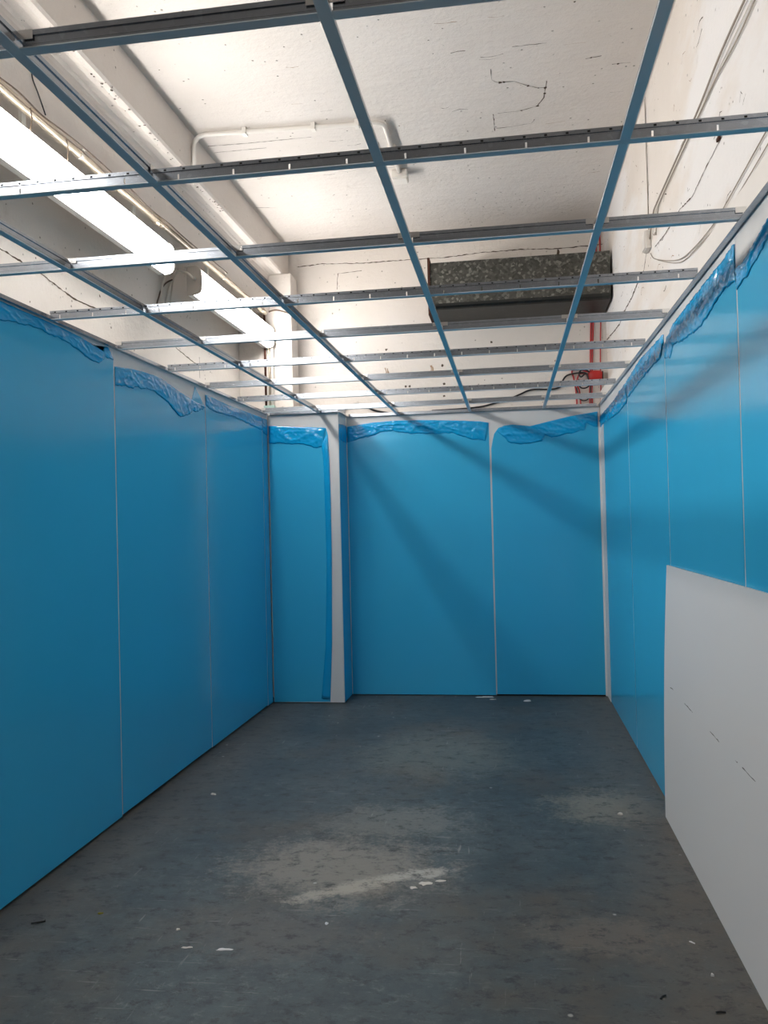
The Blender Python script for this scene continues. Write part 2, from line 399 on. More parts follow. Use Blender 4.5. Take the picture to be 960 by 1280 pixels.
PGL, PGB, PGR = 'film-covered panels on the left wall', 'film-covered panels on the back wall', 'film-covered panels on the right wall'
def panel(kind, a0, a1, z0, top, label, group, flaps=(), ztop=2.275, fa0=None, fa1=None, right_edge=None):
    pl = plane(kind)
    root = thing('wall_panel', (0, 0, 0), label, 'wall panel', group)
    root.location = ground_of(pl, a0, a1); off = Vector(root.location)
    def put(o): o.matrix_parent_inverse = Matrix.Translation(-off); return o
    put(obj('board', slab(pl, a0+.0008, a1-.0008, z0, ztop, -.008, 0), M['board'], root))
    f0 = fa0 if fa0 is not None else a0+.0045; f1 = fa1 if fa1 is not None else a1-.0045
    out = [(f0, z0+.0008)] + (list(right_edge) if right_edge else [(f1, z0+.0008)]) + list(reversed(top))
    put(obj('protective_film', sheet(pl, out, .0004, .0012), M['film'], root))
    for fl in flaps:
        t, l, amp, seed = fl[:4]
        o = put(obj('film_flap', crumple(pl, t, l, amp, seed, *(fl[4:])), M['fold'], root, smooth=True))
        o['label'] = 'crumpled folded-back film'
        sd = o.modifiers.new('film_thickness', 'SOLIDIFY'); sd.thickness = .0006
    return root
# left wall
L1t = [(2.560, 2.258), (3.281, 2.256), (3.43, 2.251), (3.56, 2.240), (3.663, 2.228), (3.678, 2.256), (3.708, 2.258), (3.763, 2.213)]
L1l = [(2.560, 2.175), (2.858, 2.189), (3.045, 2.208), (3.198, 2.212), (3.315, 2.206), (3.493, 2.176), (3.617, 2.160), (3.676, 2.204), (3.763, 2.205)]
panel('L', 2.554, 3.77, .011, L1t, 'blue-filmed panel on left wall nearest the camera, at the left picture edge', PGL, [(L1t, L1l, .007, 1)])
L2t = [(3.775, 2.179), (3.95, 2.198), (4.096, 2.209), (4.22, 2.212), (4.327, 2.209), (4.534, 2.181), (4.761, 2.158), (4.819, 2.251), (4.980, 2.146)]
L2l = [(3.775, 2.087), (3.956, 2.104), (4.092, 2.125), (4.236, 2.126), (4.389, 2.093), (4.587, 2.029), (4.783, 2.089), (4.980, 2.138)]
panel('L', 3.77, 4.986, .018, L2t, 'blue-filmed panel on left wall with a triangular torn film tip at its top', PGL,
      [([p for p in L2t if p[0] != 4.819], L2l, .007, 2)])
L3t = [(4.991, 2.225), (5.424, 2.218), (5.8, 2.222), (6.196, 2.228)]
L3l = [(4.991, 2.157), (5.099, 2.141), (5.523, 2.150), (6.017, 2.136), (6.196, 2.132)]
panel('L', 4.986, 6.2, .014, L3t, 'blue-filmed panel farthest back of the wide panels on the left wall', PGL, [(L3t, L3l, .007, 3)])
L4t = [(6.205, 2.225), (6.335, 2.23)]
panel('L', 6.2, 6.339, .006, L4t, 'narrow blue-filmed panel strip closing the left wall against the boxed-out corner', PGL,
      [([(6.205, 2.225), (6.335, 2.23)], [(6.205, 2.12), (6.335, 2.10)], .008, 4)])
panel('L', 1.334, 2.554, .004, [(1.34, 2.25), (2.55, 2.255)], 'blue-filmed panel on left wall beside the camera, before the picture edge', PGL)
# boxed-out corner
Ft = [(XL+.012, 2.180), (-1.706, 2.168), (-1.609, 2.159), (-1.556, 2.157), (-1.46, 2.150), (-1.401, 2.145)]
Fl = [(XL+.012, 2.043), (-1.753, 2.039), (-1.613, 2.028), (-1.53, 2.01), (-1.474, 1.991), (-1.431, 2.0)]
Fr = [(-1.490, .012), (-1.416, .012), (-1.392, .465), (-1.378, 1.113), (-1.376, 1.633), (-1.380, 1.894), (-1.386, 2.092)]
p_ = panel('F', XL+.006, XBOX, .006, Ft, 'blue-filmed front panel of the boxed-out corner with a bare white strip', PGB,
      [(Ft, Fl, .008, 5)], ztop=2.30, right_edge=Fr[1:])
fr_in = [(-1.486, .031), (-1.442, .465), (-1.42, 1.114), (-1.424, 1.635), (-1.428, 1.896), (-1.442, 2.03)]
fr_out = [(-1.416, .031), (-1.392, .465), (-1.378, 1.113), (-1.376, 1.633), (-1.380, 1.894), (-1.392, 2.092)]
o = obj('film_fold', crumple(plane('F'), fr_out, fr_in, .002, 6, 7, .03, .003), M['fold'], p_, smooth=True)
o.matrix_parent_inverse = Matrix.Translation(-Vector(p_.location)); o['label'] = 'doubled film edge curling beside the bare strip'
o.modifiers.new('film_thickness', 'SOLIDIFY').thickness = .0006
St = [(6.352, 2.175), (6.50, 2.185), (6.655, 2.19)]
panel('S', 6.34, YB-.002, .006, St, 'narrow blue-filmed return panel on the right side of the boxed-out corner', PGB,
      [(St, [(6.352, 2.06), (6.5, 2.05), (6.655, 2.05)], .006, 7)], ztop=2.32, fa0=6.352)
# back wall
B1t = [(-1.296, 2.185), (-1.253, 2.19), (-1.087, 2.21), (-0.901, 2.219), (-0.706, 2.216), (-0.491, 2.204), (-0.331, 2.194), (-0.214, 2.184), (-0.146, 2.171)]
B1l = [(-1.296, 2.06), (-1.256, 2.07), (-1.09, 2.102), (-1.023, 2.132), (-0.925, 2.139), (-0.795, 2.109), (-0.644, 2.103), (-0.429, 2.102), (-0.355, 2.062), (-0.218, 2.035), (-0.176, 2.028)]
panel('B', XBOX, -.138, .006, B1t, 'wide blue-filmed panel on back wall beside the boxed-out corner', PGB, [(B1t, B1l, .013, 8)])
B2t = [(-.131, 1.963), (-.118, 2.03), (-0.105, 2.081), (-0.071, 2.126), (-.02, 2.143), (0.034, 2.148), (0.177, 2.129), (0.488, 2.195), (0.700, 2.222)]
B2f = [(-0.085, 2.10), (-.03, 2.14), (0.034, 2.148), (0.177, 2.129), (0.33, 2.162), (0.488, 2.195), (0.700, 2.222)]
B2l = [(-0.04, 2.058), (0.0, 2.02), (0.05, 1.995), (0.148, 1.992), (0.268, 2.005), (0.29, 2.06), (0.343, 2.03), (0.472, 2.058), (0.600, 2.085), (0.61, 2.14), (0.700, 2.10)]
panel('B', -.138, XR-.004, .013, B2t, 'blue-filmed panel on back wall in the right corner, film corner rounded off', PGB, [(B2f, B2l, .013, 9)])
# right wall
R1t = [(1.51, 2.24), (2.382, 2.191), (2.60, 2.155), (2.642, 2.147), (2.713, 2.152)]
R1l = [(1.51, 2.13), (2.387, 2.14), (2.533, 2.113), (2.6, 2.10), (2.713, 2.085)]
panel('R', 1.5, 2.72, .004, R1t, 'blue-filmed panel on right wall nearest the camera, behind the white offcut', PGR, [(R1t, R1l, .011, 10)])
R2t = [(2.728, 2.235), (2.925, 2.222), (3.29, 2.222), (3.716, 2.215), (3.86, 2.178), (3.932, 2.165)]
R2l = [(2.728, 2.118), (2.849, 2.132), (3.199, 2.085), (3.548, 2.105), (3.728, 2.130), (3.80, 2.085), (3.932, 2.11)]
panel('R', 2.72, 3.94, .008, R2t, 'second blue-filmed panel from the camera on the right wall, half hidden by the white offcut', PGR, [(R2t, R2l, .011, 11)])
R3t = [(3.947, 2.222), (4.183, 2.225), (4.654, 2.238), (5.152, 2.203)]
R3l = [(3.947, 2.190), (4.035, 2.131), (4.242, 2.134), (4.676, 2.124), (5.152, 2.105)]
panel('R', 3.94, 5.16, .008, R3t, 'blue-filmed panel on right wall just beyond the white offcut', PGR, [(R3t, R3l, .011, 12)])
R4t = [(5.168, 2.203), (5.316, 2.199), (5.753, 2.181), (6.40, 2.18), (6.64, 2.18)]
R4l = [(5.168, 2.09), (5.242, 2.081), (5.552, 2.068), (6.0, 2.085), (6.427, 2.107), (6.64, 2.09)]
panel('R', 5.16, YB-.010, .006, R4t, 'farthest blue-filmed panel on the right wall, ending in the back corner', PGR, [(R4t, R4l, .012, 13)])

# white internal corner profile
bm = bmesh.new()
prof = [(.703, 6.6585), (.7186, 6.6585), (.7186, 6.44), (.7165, 6.44), (.7165, 6.648), (.711, 6.6555), (.703, 6.6562)]
f0 = [bm.verts.new((x, y, .004)) for x, y in prof]; f1 = [bm.verts.new((x, y, 2.10)) for x, y in prof]
for i in range(len(prof)):
    j = (i+1) % len(prof); bm.faces.new((f0[i], f0[j], f1[j], f1[i]))
bm.faces.new(f0); bm.faces.new(f1[::-1])
tag(obj('corner_profile', bm, M['board']), 'tall narrow white plastic profile standing in the back right corner', 'corner trim')

# ------------------------------------------------------------------ ceiling grid
def angle_trim(name, p0, p1, inward):
    """L-shaped steel wall angle from p0 to p1 (x, y); inward = unit vector into the room"""
    bm = bmesh.new(); a = Vector((*p0, 0)); c = Vector((*p1, 0)); n = Vector((*inward, 0))
    pr = [(0.0015, 0), (.024, 0), (.024, .0014), (.0032, .0014), (.0032, .026), (.0015, .026)]
    f0 = [bm.verts.new(a+n*d+Vector((0, 0, ZG+h))) for d, h in pr]; f1 = [bm.verts.new(c+n*d+Vector((0, 0, ZG+h))) for d, h in pr]
    for i in range(6):
        j = (i+1) % 6; bm.faces.new((f0[i], f0[j], f1[j], f1[i]))
    bm.faces.new(f0); bm.faces.new(f1[::-1])
    struct(name, bm, M['steel'])
angle_trim('trim_1', (XL, -1.0), (XL, YBOX-.003), (1, 0))
angle_trim('trim_2', (XL+.025, YBOX), (XBOX, YBOX), (0, -1))
angle_trim('trim_3', (XBOX, YBOX-.02), (XBOX, YB-.003), (1, 0))
angle_trim('trim_4', (XBOX+.025, YB), (XR-.025, YB), (0, -1))
angle_trim('trim_5', (XR, -1.0), (XR, YB-.003), (-1, 0))

TX = [-1.4508, -.8713, -.2918, .2877]           # lines running away from the camera
TY = [1.3954+.6*k for k in range(9)]            # rows across the room, near to far
cache = {}
def tee_meshes(L, kind):
    key = (round(L, 4), kind)
    if key in cache: return cache[key]
    mk = {}
    bm = bmesh.new(); box(bm, 0, L, -.012, .012, 0, .0013); box(bm, 0, L, -.012, -.0112, .0013, .0022); box(bm, 0, L, .0112, .012, .0013, .0022)
    mk['face_cap'] = (bm, M['paint'])
    bm = bmesh.new()
    if kind == 'main':
        slots = [s for s in [.04+.145*i for i in range(40)] if s < L-.02]
        box(bm, 0, L, -.0006, .0006, .0013, .0055); box(bm, 0, L, -.0006, .0006, .0215, .030)
        edges = [0.0]
        for s in slots: edges += [s, s+.0048]
        edges.append(L)
        for a, c in zip(edges[0::2], edges[1::2]): box(bm, a, c, -.0006, .0006, .0055, .0215)
        box(bm, 0, L, -.0036, .0036, .0285, .038)
        x = .02
        while x < L-.02:
            for s in (-1, 1): box(bm, x, x+.0065, s*.0037-.0003, s*.0037+.0003, .0300, .0345, 1)
            x += .05
        box(bm, 0, L, -.0009, .0009, .0245, .0253)
    else:
        box(bm, 0, L, -.0006, .0006, .0013, .031); box(bm, 0, L, -.0034, .0034, .0285, .038); box(bm, 0, L, -.001, .001, .0135, .0143)
    mk['web'] = (bm, [M['steel'], M['hole']])
    if kind != 'main':
        for s, x0, x1 in ((0, -.010, .022), (1, L-.022, L+.010)):
            bm = bmesh.new(); box(bm, x0, x1, -.0045, -.0034, .021, .0375); box(bm, x0, x1, -.0045, .0034, .0375, .0388)
            mk['end_tab'+('' if s == 0 else '_')] = (bm, M['tab'])
    out = []
    for nm, (bm, mm) in mk.items():
        bmesh.ops.recalc_face_normals(bm, faces=bm.faces)
        me = bpy.data.meshes.new(nm.strip('_')); bm.to_mesh(me); bm.free()
        for q in (mm if isinstance(mm, list) else [mm]): me.materials.append(q)
        out.append((nm.strip('_'), me))
    cache[key] = out; return out
def tee(name, x, y, L, rot, kind, label, group):
    r = thing(name, (x, y, ZG+.0015), label, 'ceiling grid bar', group); r.rotation_euler = (0, 0, rot)
    for nm, me in tee_meshes(L, kind):
        o = bpy.data.objects.new(nm, me); COL.objects.link(o); o.parent = r
        if nm == 'end_tab': o['label'] = 'shiny bent end tab'
    return r
ROWN = ['nearest', 'second nearest', 'third', 'fourth', 'fifth', 'sixth', 'seventh', 'eighth', 'farthest']
# perforated main tees across the room (rows 2, 4, 6, 8)
MW = {1: 'perforated steel main bar nearest the camera, crossing in front of the near lamp', 3: 'second perforated main bar from the camera, crossing in front of the dark duct',
      5: 'third perforated main bar from the camera, just behind the far lamp end', 7: 'perforated main bar farthest from the camera, just before the back wall'}
for k in (1, 3, 5, 7):
    tee('main_tee', XL+.010, TY[k], (XR-.010)-(XL+.010), 0, 'main', MW[k], 'perforated main bars of the ceiling grid')
BAY = ['beside the left wall', 'second bay from the left wall', 'middle bay', 'second bay from the right wall', 'beside the right wall']
xs = [XL+.010] + TX + [XR-.010]
for k in (0, 2, 4, 6, 8):
    for i in range(5):
        if k == 0 and i == 4: continue
        a = xs[i]+(.0125 if i else 0); c = xs[i+1]-(.0125 if i < 4 else 0)
        tee('cross_tee', a, TY[k], c-a, 0, 'cross', 'short plain cross bar, %s bar row from camera, %s' % (ROWN[k], BAY[i]), 'short plain cross bars of the ceiling grid')
LN = ['first line from the left wall', 'second line from the left wall', 'third line from the left wall', 'line nearest the right wall']
segs = [(.795, TY[1]), (TY[1], TY[3]), (TY[3], TY[5]), (TY[5], TY[7]), (TY[7], None)]
SN = ['before the first perforated bar', 'between first and second perforated bars', 'between second and third perforated bars', 'between last two perforated bars', 'last stretch, ending on the back wall']
for i, x in enumerate(TX):
    for s, (y0, y1) in enumerate(segs):
        if i == 0 and s == 0: continue
        if y1 is None: y1 = (YBOX if i == 0 else YB)-.006+.0125-.0
        a = y0+.0125; c = y1-.0125
        tee('runner_tee', x, a, c-a, math.pi/2, 'cross', 'long plain bar, %s, %s' % (LN[i], SN[s]), 'long plain bars of the ceiling grid')

# ------------------------------------------------------------------ fluorescent battens
def lamp(y0, y1, label):
    xc = -1.860; r = thing('fluorescent_lamp', (xc, (y0+y1)/2, 2.830), label, 'lamp', 'fluorescent battens along the left beam')
    h = (y1-y0)/2
    def ext(prof, a, c):
        bm = bmesh.new(); f0 = [bm.verts.new((x, a, z)) for x, z in prof]; f1 = [bm.verts.new((x, c, z)) for x, z in prof]
        n = len(prof)
        for i in range(n): bm.faces.new((f0[i], f0[(i+1) % n], f1[(i+1) % n], f1[i]))
        bm.faces.new(f0); bm.faces.new(f1[::-1]); return bm
    dif = [(-.035, .008), (-.008, .006), (.008, .012), (.016, .026), (.020, .080), (.017, .138), (.007, .154), (-.035, .160)]
    obj('diffuser', ext(dif, -h+.012, h-.012), M['lamp'], r)
    obj('housing', ext([(-.070, -.004), (-.070, .160), (-.060, .168), (-.004, .168), (-.004, .1606), (-.0355, .1612), (-.0355, -.004)], -h+.004, h-.004), M['white_metal'], r)
    cap = [(-.072, -.006), (-.03, -.006), (-.004, -.002), (.014, .008), (.022, .024), (.025, .080), (.022, .140), (.010, .160), (-.002, .172), (-.062, .172), (-.072, .164)]
    obj('end_cap', ext(cap, -h-.006, -h+.0038), M['greycap'], r); obj('end_cap', ext(cap, h-.0038, h+.006), M['greycap'], r)
    for q in (-.6, .6):
        bm = bmesh.new(); box(bm, -.068, -.054, q*h-.015, q*h+.015, .1682, .290); obj('bracket', bm, M['white_metal'], r)
    return r
lamp(2.77, 4.45, 'long glowing fluorescent batten nearest the camera, at the upper left picture edge')
lamp(.67, 2.35, 'glowing fluorescent batten overhead beside the camera, before the picture edge')
fl2 = lamp(4.875, 6.46, 'glowing fluorescent batten farther back, ending near the back wall corner')
bm = bmesh.new(); tube(bm, [(-.02, -.80, .09), (-.02, -.835, .09)], .012, 10, False); obj('cable_gland', bm, M['greycap'], fl2)

# conduit pipe under the beam, with couplings and straps
pz = thing('steel_conduit_pipe', (-1.888, 2.0, 3.096), 'thick glossy old steel pipe running along the beam above the lamps', 'pipe')
bm = bmesh.new(); tube(bm, [(0, -1.5, 0), (0, 4.40, 0)], .021, 14, False); obj('pipe', bm, M['tanpipe'], pz, smooth=True)
for y in (.6, 2.35, 4.3):
    bm = bmesh.new(); tube(bm, [(0, y-.035, 0), (0, y+.035, 0)], .026, 14, False); obj('coupling', bm, M['tanpipe'], pz, smooth=True)
for y in (1.5, 3.4):
    bm = bmesh.new(); tube(bm, [(0, y-.01, 0), (0, y+.01, 0)], .0235, 14, False); box(bm, .012, .034, y-.01, y+.01, .016, .0185); obj('strap', bm, M['greycap'], pz)
def cable(name, pts, r, m, label, group=None, cat='cable'):
    bm = bmesh.new(); tube(bm, pts, r, 7)
    return tag(obj(name, bm, m, smooth=True), label, cat, group)
rr = random.Random(3)
def wavy(x, y0, y1, z, n, ax, az): return [(x+rr.uniform(-ax, ax), y0+(y1-y0)*i/n, z+rr.uniform(-az, az)) for i in range(n+1)]
cable('pipe_cable', wavy(-1.854, 1.2, 5.4, 3.104, 26, .0025, .009), .0035, M['darkc'], 'thin dark brown cable strapped wavily along the thick pipe, upper of two', 'cables along the lamp pipe')
cable('pipe_cable', wavy(-1.857, 1.2, 6.3, 3.083, 30, .002, .005), .003, M['darkc'], 'thin dark brown cable strapped along the thick pipe, lower of two', 'cables along the lamp pipe')
cable('hanging_wire', [(-1.880, 3.112, 3.27), (-1.880, 3.122, 3.234), (-1.878, 3.15, 3.20), (-1.868, 3.168, 3.15), (-1.856, 3.171, 3.11)], .003, M['black'], 'short black wire hanging down the beam face to the pipe', None, 'wire')
cable('lamp_feed_wire', [(-1.856, 3.33, 3.085), (-1.850, 3.335, 3.05), (-1.856, 3.34, 2.994)], .0025, M['darkc'], 'thin dark wire dropping from the pipe to the near lamp', None, 'wire')
cable('lamp_tie_wire', [(-1.856, 3.06, 3.085), (-1.850, 3.06, 3.04), (-1.856, 3.055, 2.994)], .0025, M['darkc'], 'thin brown tie wire just left of the lamp feed wire', None, 'wire')

# cable loops on the wall between the lamps
G = 'loose cables between the two lamps'
cable('loose_cable', [(-2.13, 4.99, 3.11), (-2.125, 5.057, 3.053), (-2.115, 4.983, 2.993), (-2.12, 4.934, 2.917), (-2.125, 4.93, 2.845), (-2.13, 4.963, 2.806), (-2.135, 4.984, 2.72)], .0075, M['pvc'], 'cream cable bowed out leftmost in the loose loop between the lamps', G)
cable('loose_cable', [(-2.135, 5.106, 3.11), (-2.132, 5.128, 3.035), (-2.13, 5.063, 2.943), (-2.132, 5.036, 2.873), (-2.135, 5.015, 2.819), (-2.135, 5.008, 2.72)], .0075, M['pvc'], 'cream cable hanging nearly straight in the middle of the loose loop', G)
cable('loose_cable', [(-2.12, 5.09, 2.997), (-2.12, 4.993, 2.948), (-2.128, 4.932, 2.888), (-2.132, 4.895, 2.821), (-2.135, 4.883, 2.79), (-2.137, 4.87, 2.70)], .005, M['darkc'], 'dark cable crossing the cream cables between the lamps', G)
cable('loose_cable', [(-1.88, 4.832, 2.920), (-1.90, 4.80, 2.94), (-1.98, 4.86, 2.975), (-2.06, 5.0, 2.995), (-2.115, 5.10, 3.0), (-2.13, 5.11, 2.937), (-2.135, 5.095, 2.864), (-2.137, 5.08, 2.72)], .0065, M['pvc'], 'cream cable looping across from the far lamp end to the wall', G)

# ceiling conduit with elbow, and its box
cc = thing('ceiling_conduit', (-1.2, 4.6, ZC), 'white painted conduit crossing the concrete ceiling with a bend at each end', 'conduit')
def cpart(name, bm, m=M['conduit'], sm=True):
    o = obj(name, bm, m, cc, smooth=sm); o.matrix_parent_inverse = Matrix.Translation(-Vector(cc.location)); return o
bm = bmesh.new()
arc1 = [(-1.752, 4.562, 3.42), (-1.752, 4.562, 3.58)] + [(-1.752+.07*(1-math.cos(t)), 4.562, 3.588+.07*math.sin(t)) for t in [i*math.pi/12 for i in range(1, 7)]]
arc2 = [(-.70+.052*math.sin(t), 4.625+.052*(1-math.cos(t)), 3.659) for t in [i*math.pi/12 for i in range(1, 7)]]
tube(bm, arc1+[(-.72, 4.624, 3.659)]+arc2+[(-.6485, 5.30, 3.659)], .0135, 12, False); cpart('pipe', bm)
for x, y in ((-1.45, 4.582), (-1.05, 4.604), (-.80, 4.618)):
    bm = bmesh.new(); box(bm, x-.012, x+.012, y-.022, y+.022, 3.641, 3.6795); cpart('saddle_clip', bm, M['conduit'], False)
bm = bmesh.new(); box(bm, -.672, -.624, 4.95, 4.975, 3.641, 3.6795); cpart('saddle_clip', bm, M['conduit'], False)
bm = bmesh.new(); box(bm, -.700, -.598, 5.3015, 5.405, 3.622, 3.6785)
jb = tag(obj('junction_box', bm, M['conduit'], bevel=.006), 'square white junction box on the concrete ceiling at the end of the conduit', 'junction box')
bm = bmesh.new(); box(bm, -.694, -.604, 5.307, 5.399, 3.617, 3.6218); obj('box_lid', bm, M['conduit'], jb)

# cables on the right building wall
G = 'thin cables on the right concrete wall'
cable('wall_cable', [(.780, 1.5, 3.02), (0.780, 2.529, 3.018), (0.780, 3.051, 3.02), (0.781, 3.474, 2.995), (0.781, 4.33, 2.984), (0.781, 4.475, 2.968), (0.781, 4.60, 2.88)], .0042, M['greyc'], 'upper thicker grey cable of the long bundle on the right concrete wall', G)
cable('wall_cable', [(.783, 1.5, 2.965), (0.783, 2.448, 2.965), (0.783, 2.852, 2.955), (0.783, 3.171, 2.975), (0.783, 3.434, 2.972), (0.783, 4.224, 2.962), (0.783, 4.363, 2.93), (0.783, 4.43, 2.84)], .003, M['greyc'], 'lower thin cable of the long bundle on the right concrete wall', G)
cable('wall_cable', [(.784, 1.5, 2.985), (0.784, 2.5, 2.983), (0.784, 3.0, 2.985), (0.784, 3.5, 2.980), (0.784, 4.2, 2.974), (0.784, 4.42, 2.95), (.784, 4.57, 2.85)], .0024, M['pvc'], 'pale thin cable in the middle of the bundle on the right wall', G)
cable('wall_cable', [(0.784, 1.6, 2.60), (0.784, 2.304, 2.543), (0.784, 2.618, 2.523), (0.784, 3.082, 2.485), (0.784, 3.258, 2.478), (0.784, 3.57, 2.496), (0.784, 3.91, 2.549), (0.784, 4.467, 2.727), (0.784, 4.60, 2.80)], .0022, M['greyc'], 'upper thin grey cable sagging low above the right wall panels', G)
cable('wall_cable', [(0.785, 1.6, 2.56), (0.785, 2.288, 2.513), (0.785, 2.591, 2.482), (0.785, 3.009, 2.454), (0.785, 3.188, 2.456), (0.785, 3.47, 2.475), (0.785, 3.87, 2.525), (.785, 4.40, 2.70)], .0018, M['greyc'], 'lowest thin grey cable sagging above the right wall panels', G)
cable('wall_cable', [(.785, 4.655, 3.66), (.785, 4.655, 3.4), (.785, 4.648, 3.2), (.785, 4.655, 2.94)], .002, M['greyc'], 'thin vertical cable dropping from the ceiling on the right wall', G)
bm = bmesh.new(); box(bm, .760, .7895, 4.60, 4.70, 2.83, 2.93)
j2 = tag(obj('junction_box', bm, M['conduit'], bevel=.006), 'small white junction box on the right concrete wall where cables meet', 'junction box')
bm = bmesh.new(); box(bm, .7555, .7598, 4.606, 4.694, 2.836, 2.924); obj('box_lid', bm, M['conduit'], j2)
bm = bmesh.new(); box(bm, .780, .7895, 3.13, 3.165, 2.746, 2.760)
tag(obj('wall_hook', bm, M['rust'], bevel=.003), 'small rusty brown hook stub on the right concrete wall', 'hook')

# ------------------------------------------------------------------ duct on the back wall
dr = thing('ventilation_duct', (.09, 6.4, 2.95), 'dark spangled galvanised duct high on the back wall', 'duct')
def dpart(name, bm, m, **kw):
    o = obj(name, bm, m, dr, **kw); o.matrix_parent_inverse = Matrix.Translation(-Vector(dr.location)); return o
bm = bmesh.new(); y0 = 6.215
pr = [(HYB-.003, 3.335), (y0, 3.335), (y0, 3.03), (y0+.006, 3.012), (y0+.02, 2.998), (y0+.04, 2.992), (HYB-.003, 2.985)]
xa, xb = -.545, .772
f0 = [bm.verts.new((xa, y, z)) for y, z in pr]; f1 = [bm.verts.new((xb, y, z)) for y, z in pr]
for i in range(len(pr)):
    j = (i+1) % len(pr); f = bm.faces.new((f0[i], f0[j], f1[j], f1[i])); f.material_index = 1 if i >= 2 and i < 6 else 0
bm.faces.new(f0); bm.faces.new(f1[::-1])
dpart('duct_body', bm, [M['duct'], M['ductp']])
bm = bmesh.new(); box(bm, -.562, -.5455, 6.185, HYB-.003, 2.945, 3.372); dpart('end_flange', bm, M['rust'])
bm = bmesh.new(); box(bm, -.5453, .772, 6.2125, 6.2148, 3.325, 3.338); dpart('seam_strip', bm, M['duct'])

# red and black cables, red connector box
G = 'red cables in the back right corner'
cable('red_cable', [(0.727, 6.69, 3.66), (0.727, 6.69, 3.5), (0.722, 6.69, 3.337)], .006, M['red'], 'short red cable between ceiling and duct, left of two', G)
cable('red_cable', [(0.757, 6.69, 3.66), (0.757, 6.69, 3.5), (0.754, 6.69, 3.337)], .006, M['red'], 'short red cable between ceiling and duct, right of two', G)
cable('red_cable', [(0.675, 6.69, 2.982), (0.662, 6.69, 2.698), (0.655, 6.69, 2.50), (0.648, 6.69, 2.37), (0.648, 6.69, 2.10)], .0065, M['red'], 'red cable hanging from the duct, leftmost of three', G)
cable('red_cable', [(0.692, 6.69, 2.982), (0.677, 6.69, 2.697), (0.668, 6.69, 2.45), (0.664, 6.69, 2.37), (0.669, 6.69, 2.10)], .0065, M['red'], 'red cable hanging from the duct, middle of three', G)
cable('red_cable', [(0.749, 6.69, 2.981), (0.738, 6.69, 2.693), (0.735, 6.69, 2.536), (0.731, 6.69, 2.10)], .005, M['red'], 'thin red cable hanging from the duct, rightmost, passing behind the red box', G)
cable('red_cable', [(0.640, 6.655, 2.535), (0.60, 6.66, 2.55), (0.559, 6.672, 2.562), (0.515, 6.68, 2.552), (0.526, 6.68, 2.501), (0.537, 6.68, 2.431), (0.544, 6.68, 2.361), (0.551, 6.68, 2.10)], .0065, M['red'], 'red cable looping left from the red box then hanging down, outer of two', G)
cable('red_cable', [(0.640, 6.645, 2.508), (0.60, 6.65, 2.525), (0.57, 6.66, 2.522), (0.55, 6.67, 2.473), (0.555, 6.67, 2.429), (0.571, 6.672, 2.359), (0.582, 6.675, 2.10)], .0065, M['red'], 'red cable looping left from the red box then hanging down, inner of two', G)
rb = thing('red_connector_box', (.69, 6.66, 2.46), 'red plastic connector box hanging on cables in the back right corner', 'connector box')
bm = bmesh.new()
sec = [(-.055, .028, .020), (-.048, .036, .026), (0, .040, .030), (.035, .036, .028), (.052, .030, .024)]
rings = []
for x, hz, hy in sec:
    rings.append([bm.verts.new((x, hy*math.copysign(abs(math.cos(t))**.5, math.cos(t)), .045+hz*math.copysign(abs(math.sin(t))**.5, math.sin(t)))) for t in [2*math.pi*k/16 for k in range(16)]])
for a, c in zip(rings, rings[1:]):
    for k in range(16): bm.faces.new((a[k], a[(k+1) % 16], c[(k+1) % 16], c[k]))
bm.faces.new(rings[0][::-1]); bm.faces.new(rings[-1])
obj('body', bm, M['redbox'], rb, smooth=True)
bm = bmesh.new(); box(bm, .0522, .060, -.022, .022, .014, .076); obj('black_end', bm, M['black'], rb, bevel=.003)
bm = bmesh.new(); box(bm, -.05, .045, -.012, .012, -.004, .006); obj('black_base', bm, M['black'], rb, bevel=.003)
G = 'black cables in the back right corner'
cable('black_cable', [(0.632, 6.635, 2.515), (0.60, 6.64, 2.53), (0.533, 6.66, 2.530), (0.471, 6.68, 2.517), (0.439, 6.685, 2.474), (0.426, 6.685, 2.437), (0.357, 6.685, 2.418), (0.201, 6.685, 2.422), (0.106, 6.685, 2.389), (0.03, 6.685, 2.36), (-0.084, 6.685, 2.33), (-0.25, 6.685, 2.30), (-.6, 6.685, 2.29)], .007, M['black'], 'long black cable running left along the back wall from the red box', G)
cable('black_cable', [(0.645, 6.62, 2.529), (0.6, 6.625, 2.552), (0.562, 6.63, 2.527), (0.58, 6.63, 2.495), (0.617, 6.62, 2.518), (0.635, 6.61, 2.46), (0.633, 6.61, 2.417), (0.596, 6.615, 2.403), (0.566, 6.62, 2.42), (0.561, 6.63, 2.477)], .006, M['black'], 'coiled black cable loop hanging beside the red box', G)
cable('black_cable', [(0.545, 6.67, 2.42), (0.553, 6.66, 2.384), (0.564, 6.655, 2.333), (0.594, 6.655, 2.312), (0.631, 6.655, 2.324), (0.651, 6.66, 2.379), (.655, 6.67, 2.43)], .005, M['black'], 'lowest drooping loop of black cable below the red box', G)
cable('black_cable', [(-1.5, 6.69, 2.29), (-1.357, 6.69, 2.32), (-1.283, 6.69, 2.357), (-1.222, 6.69, 2.37), (-1.149, 6.69, 2.357), (-1.071, 6.69, 2.314), (-.95, 6.69, 2.285)], .009, M['black'], 'black cable arching up behind the grid beside the boxed-out corner', G)
cable('black_cable', [(-1.86, 6.40, 3.10), (-1.80, 6.42, 3.115), (-1.70, 6.46, 3.09), (-1.62, 6.55, 3.06), (-1.60, 6.69, 3.03)], .007, M['darkc'], 'dark cable from the pipe end reaching across the pilaster', G)

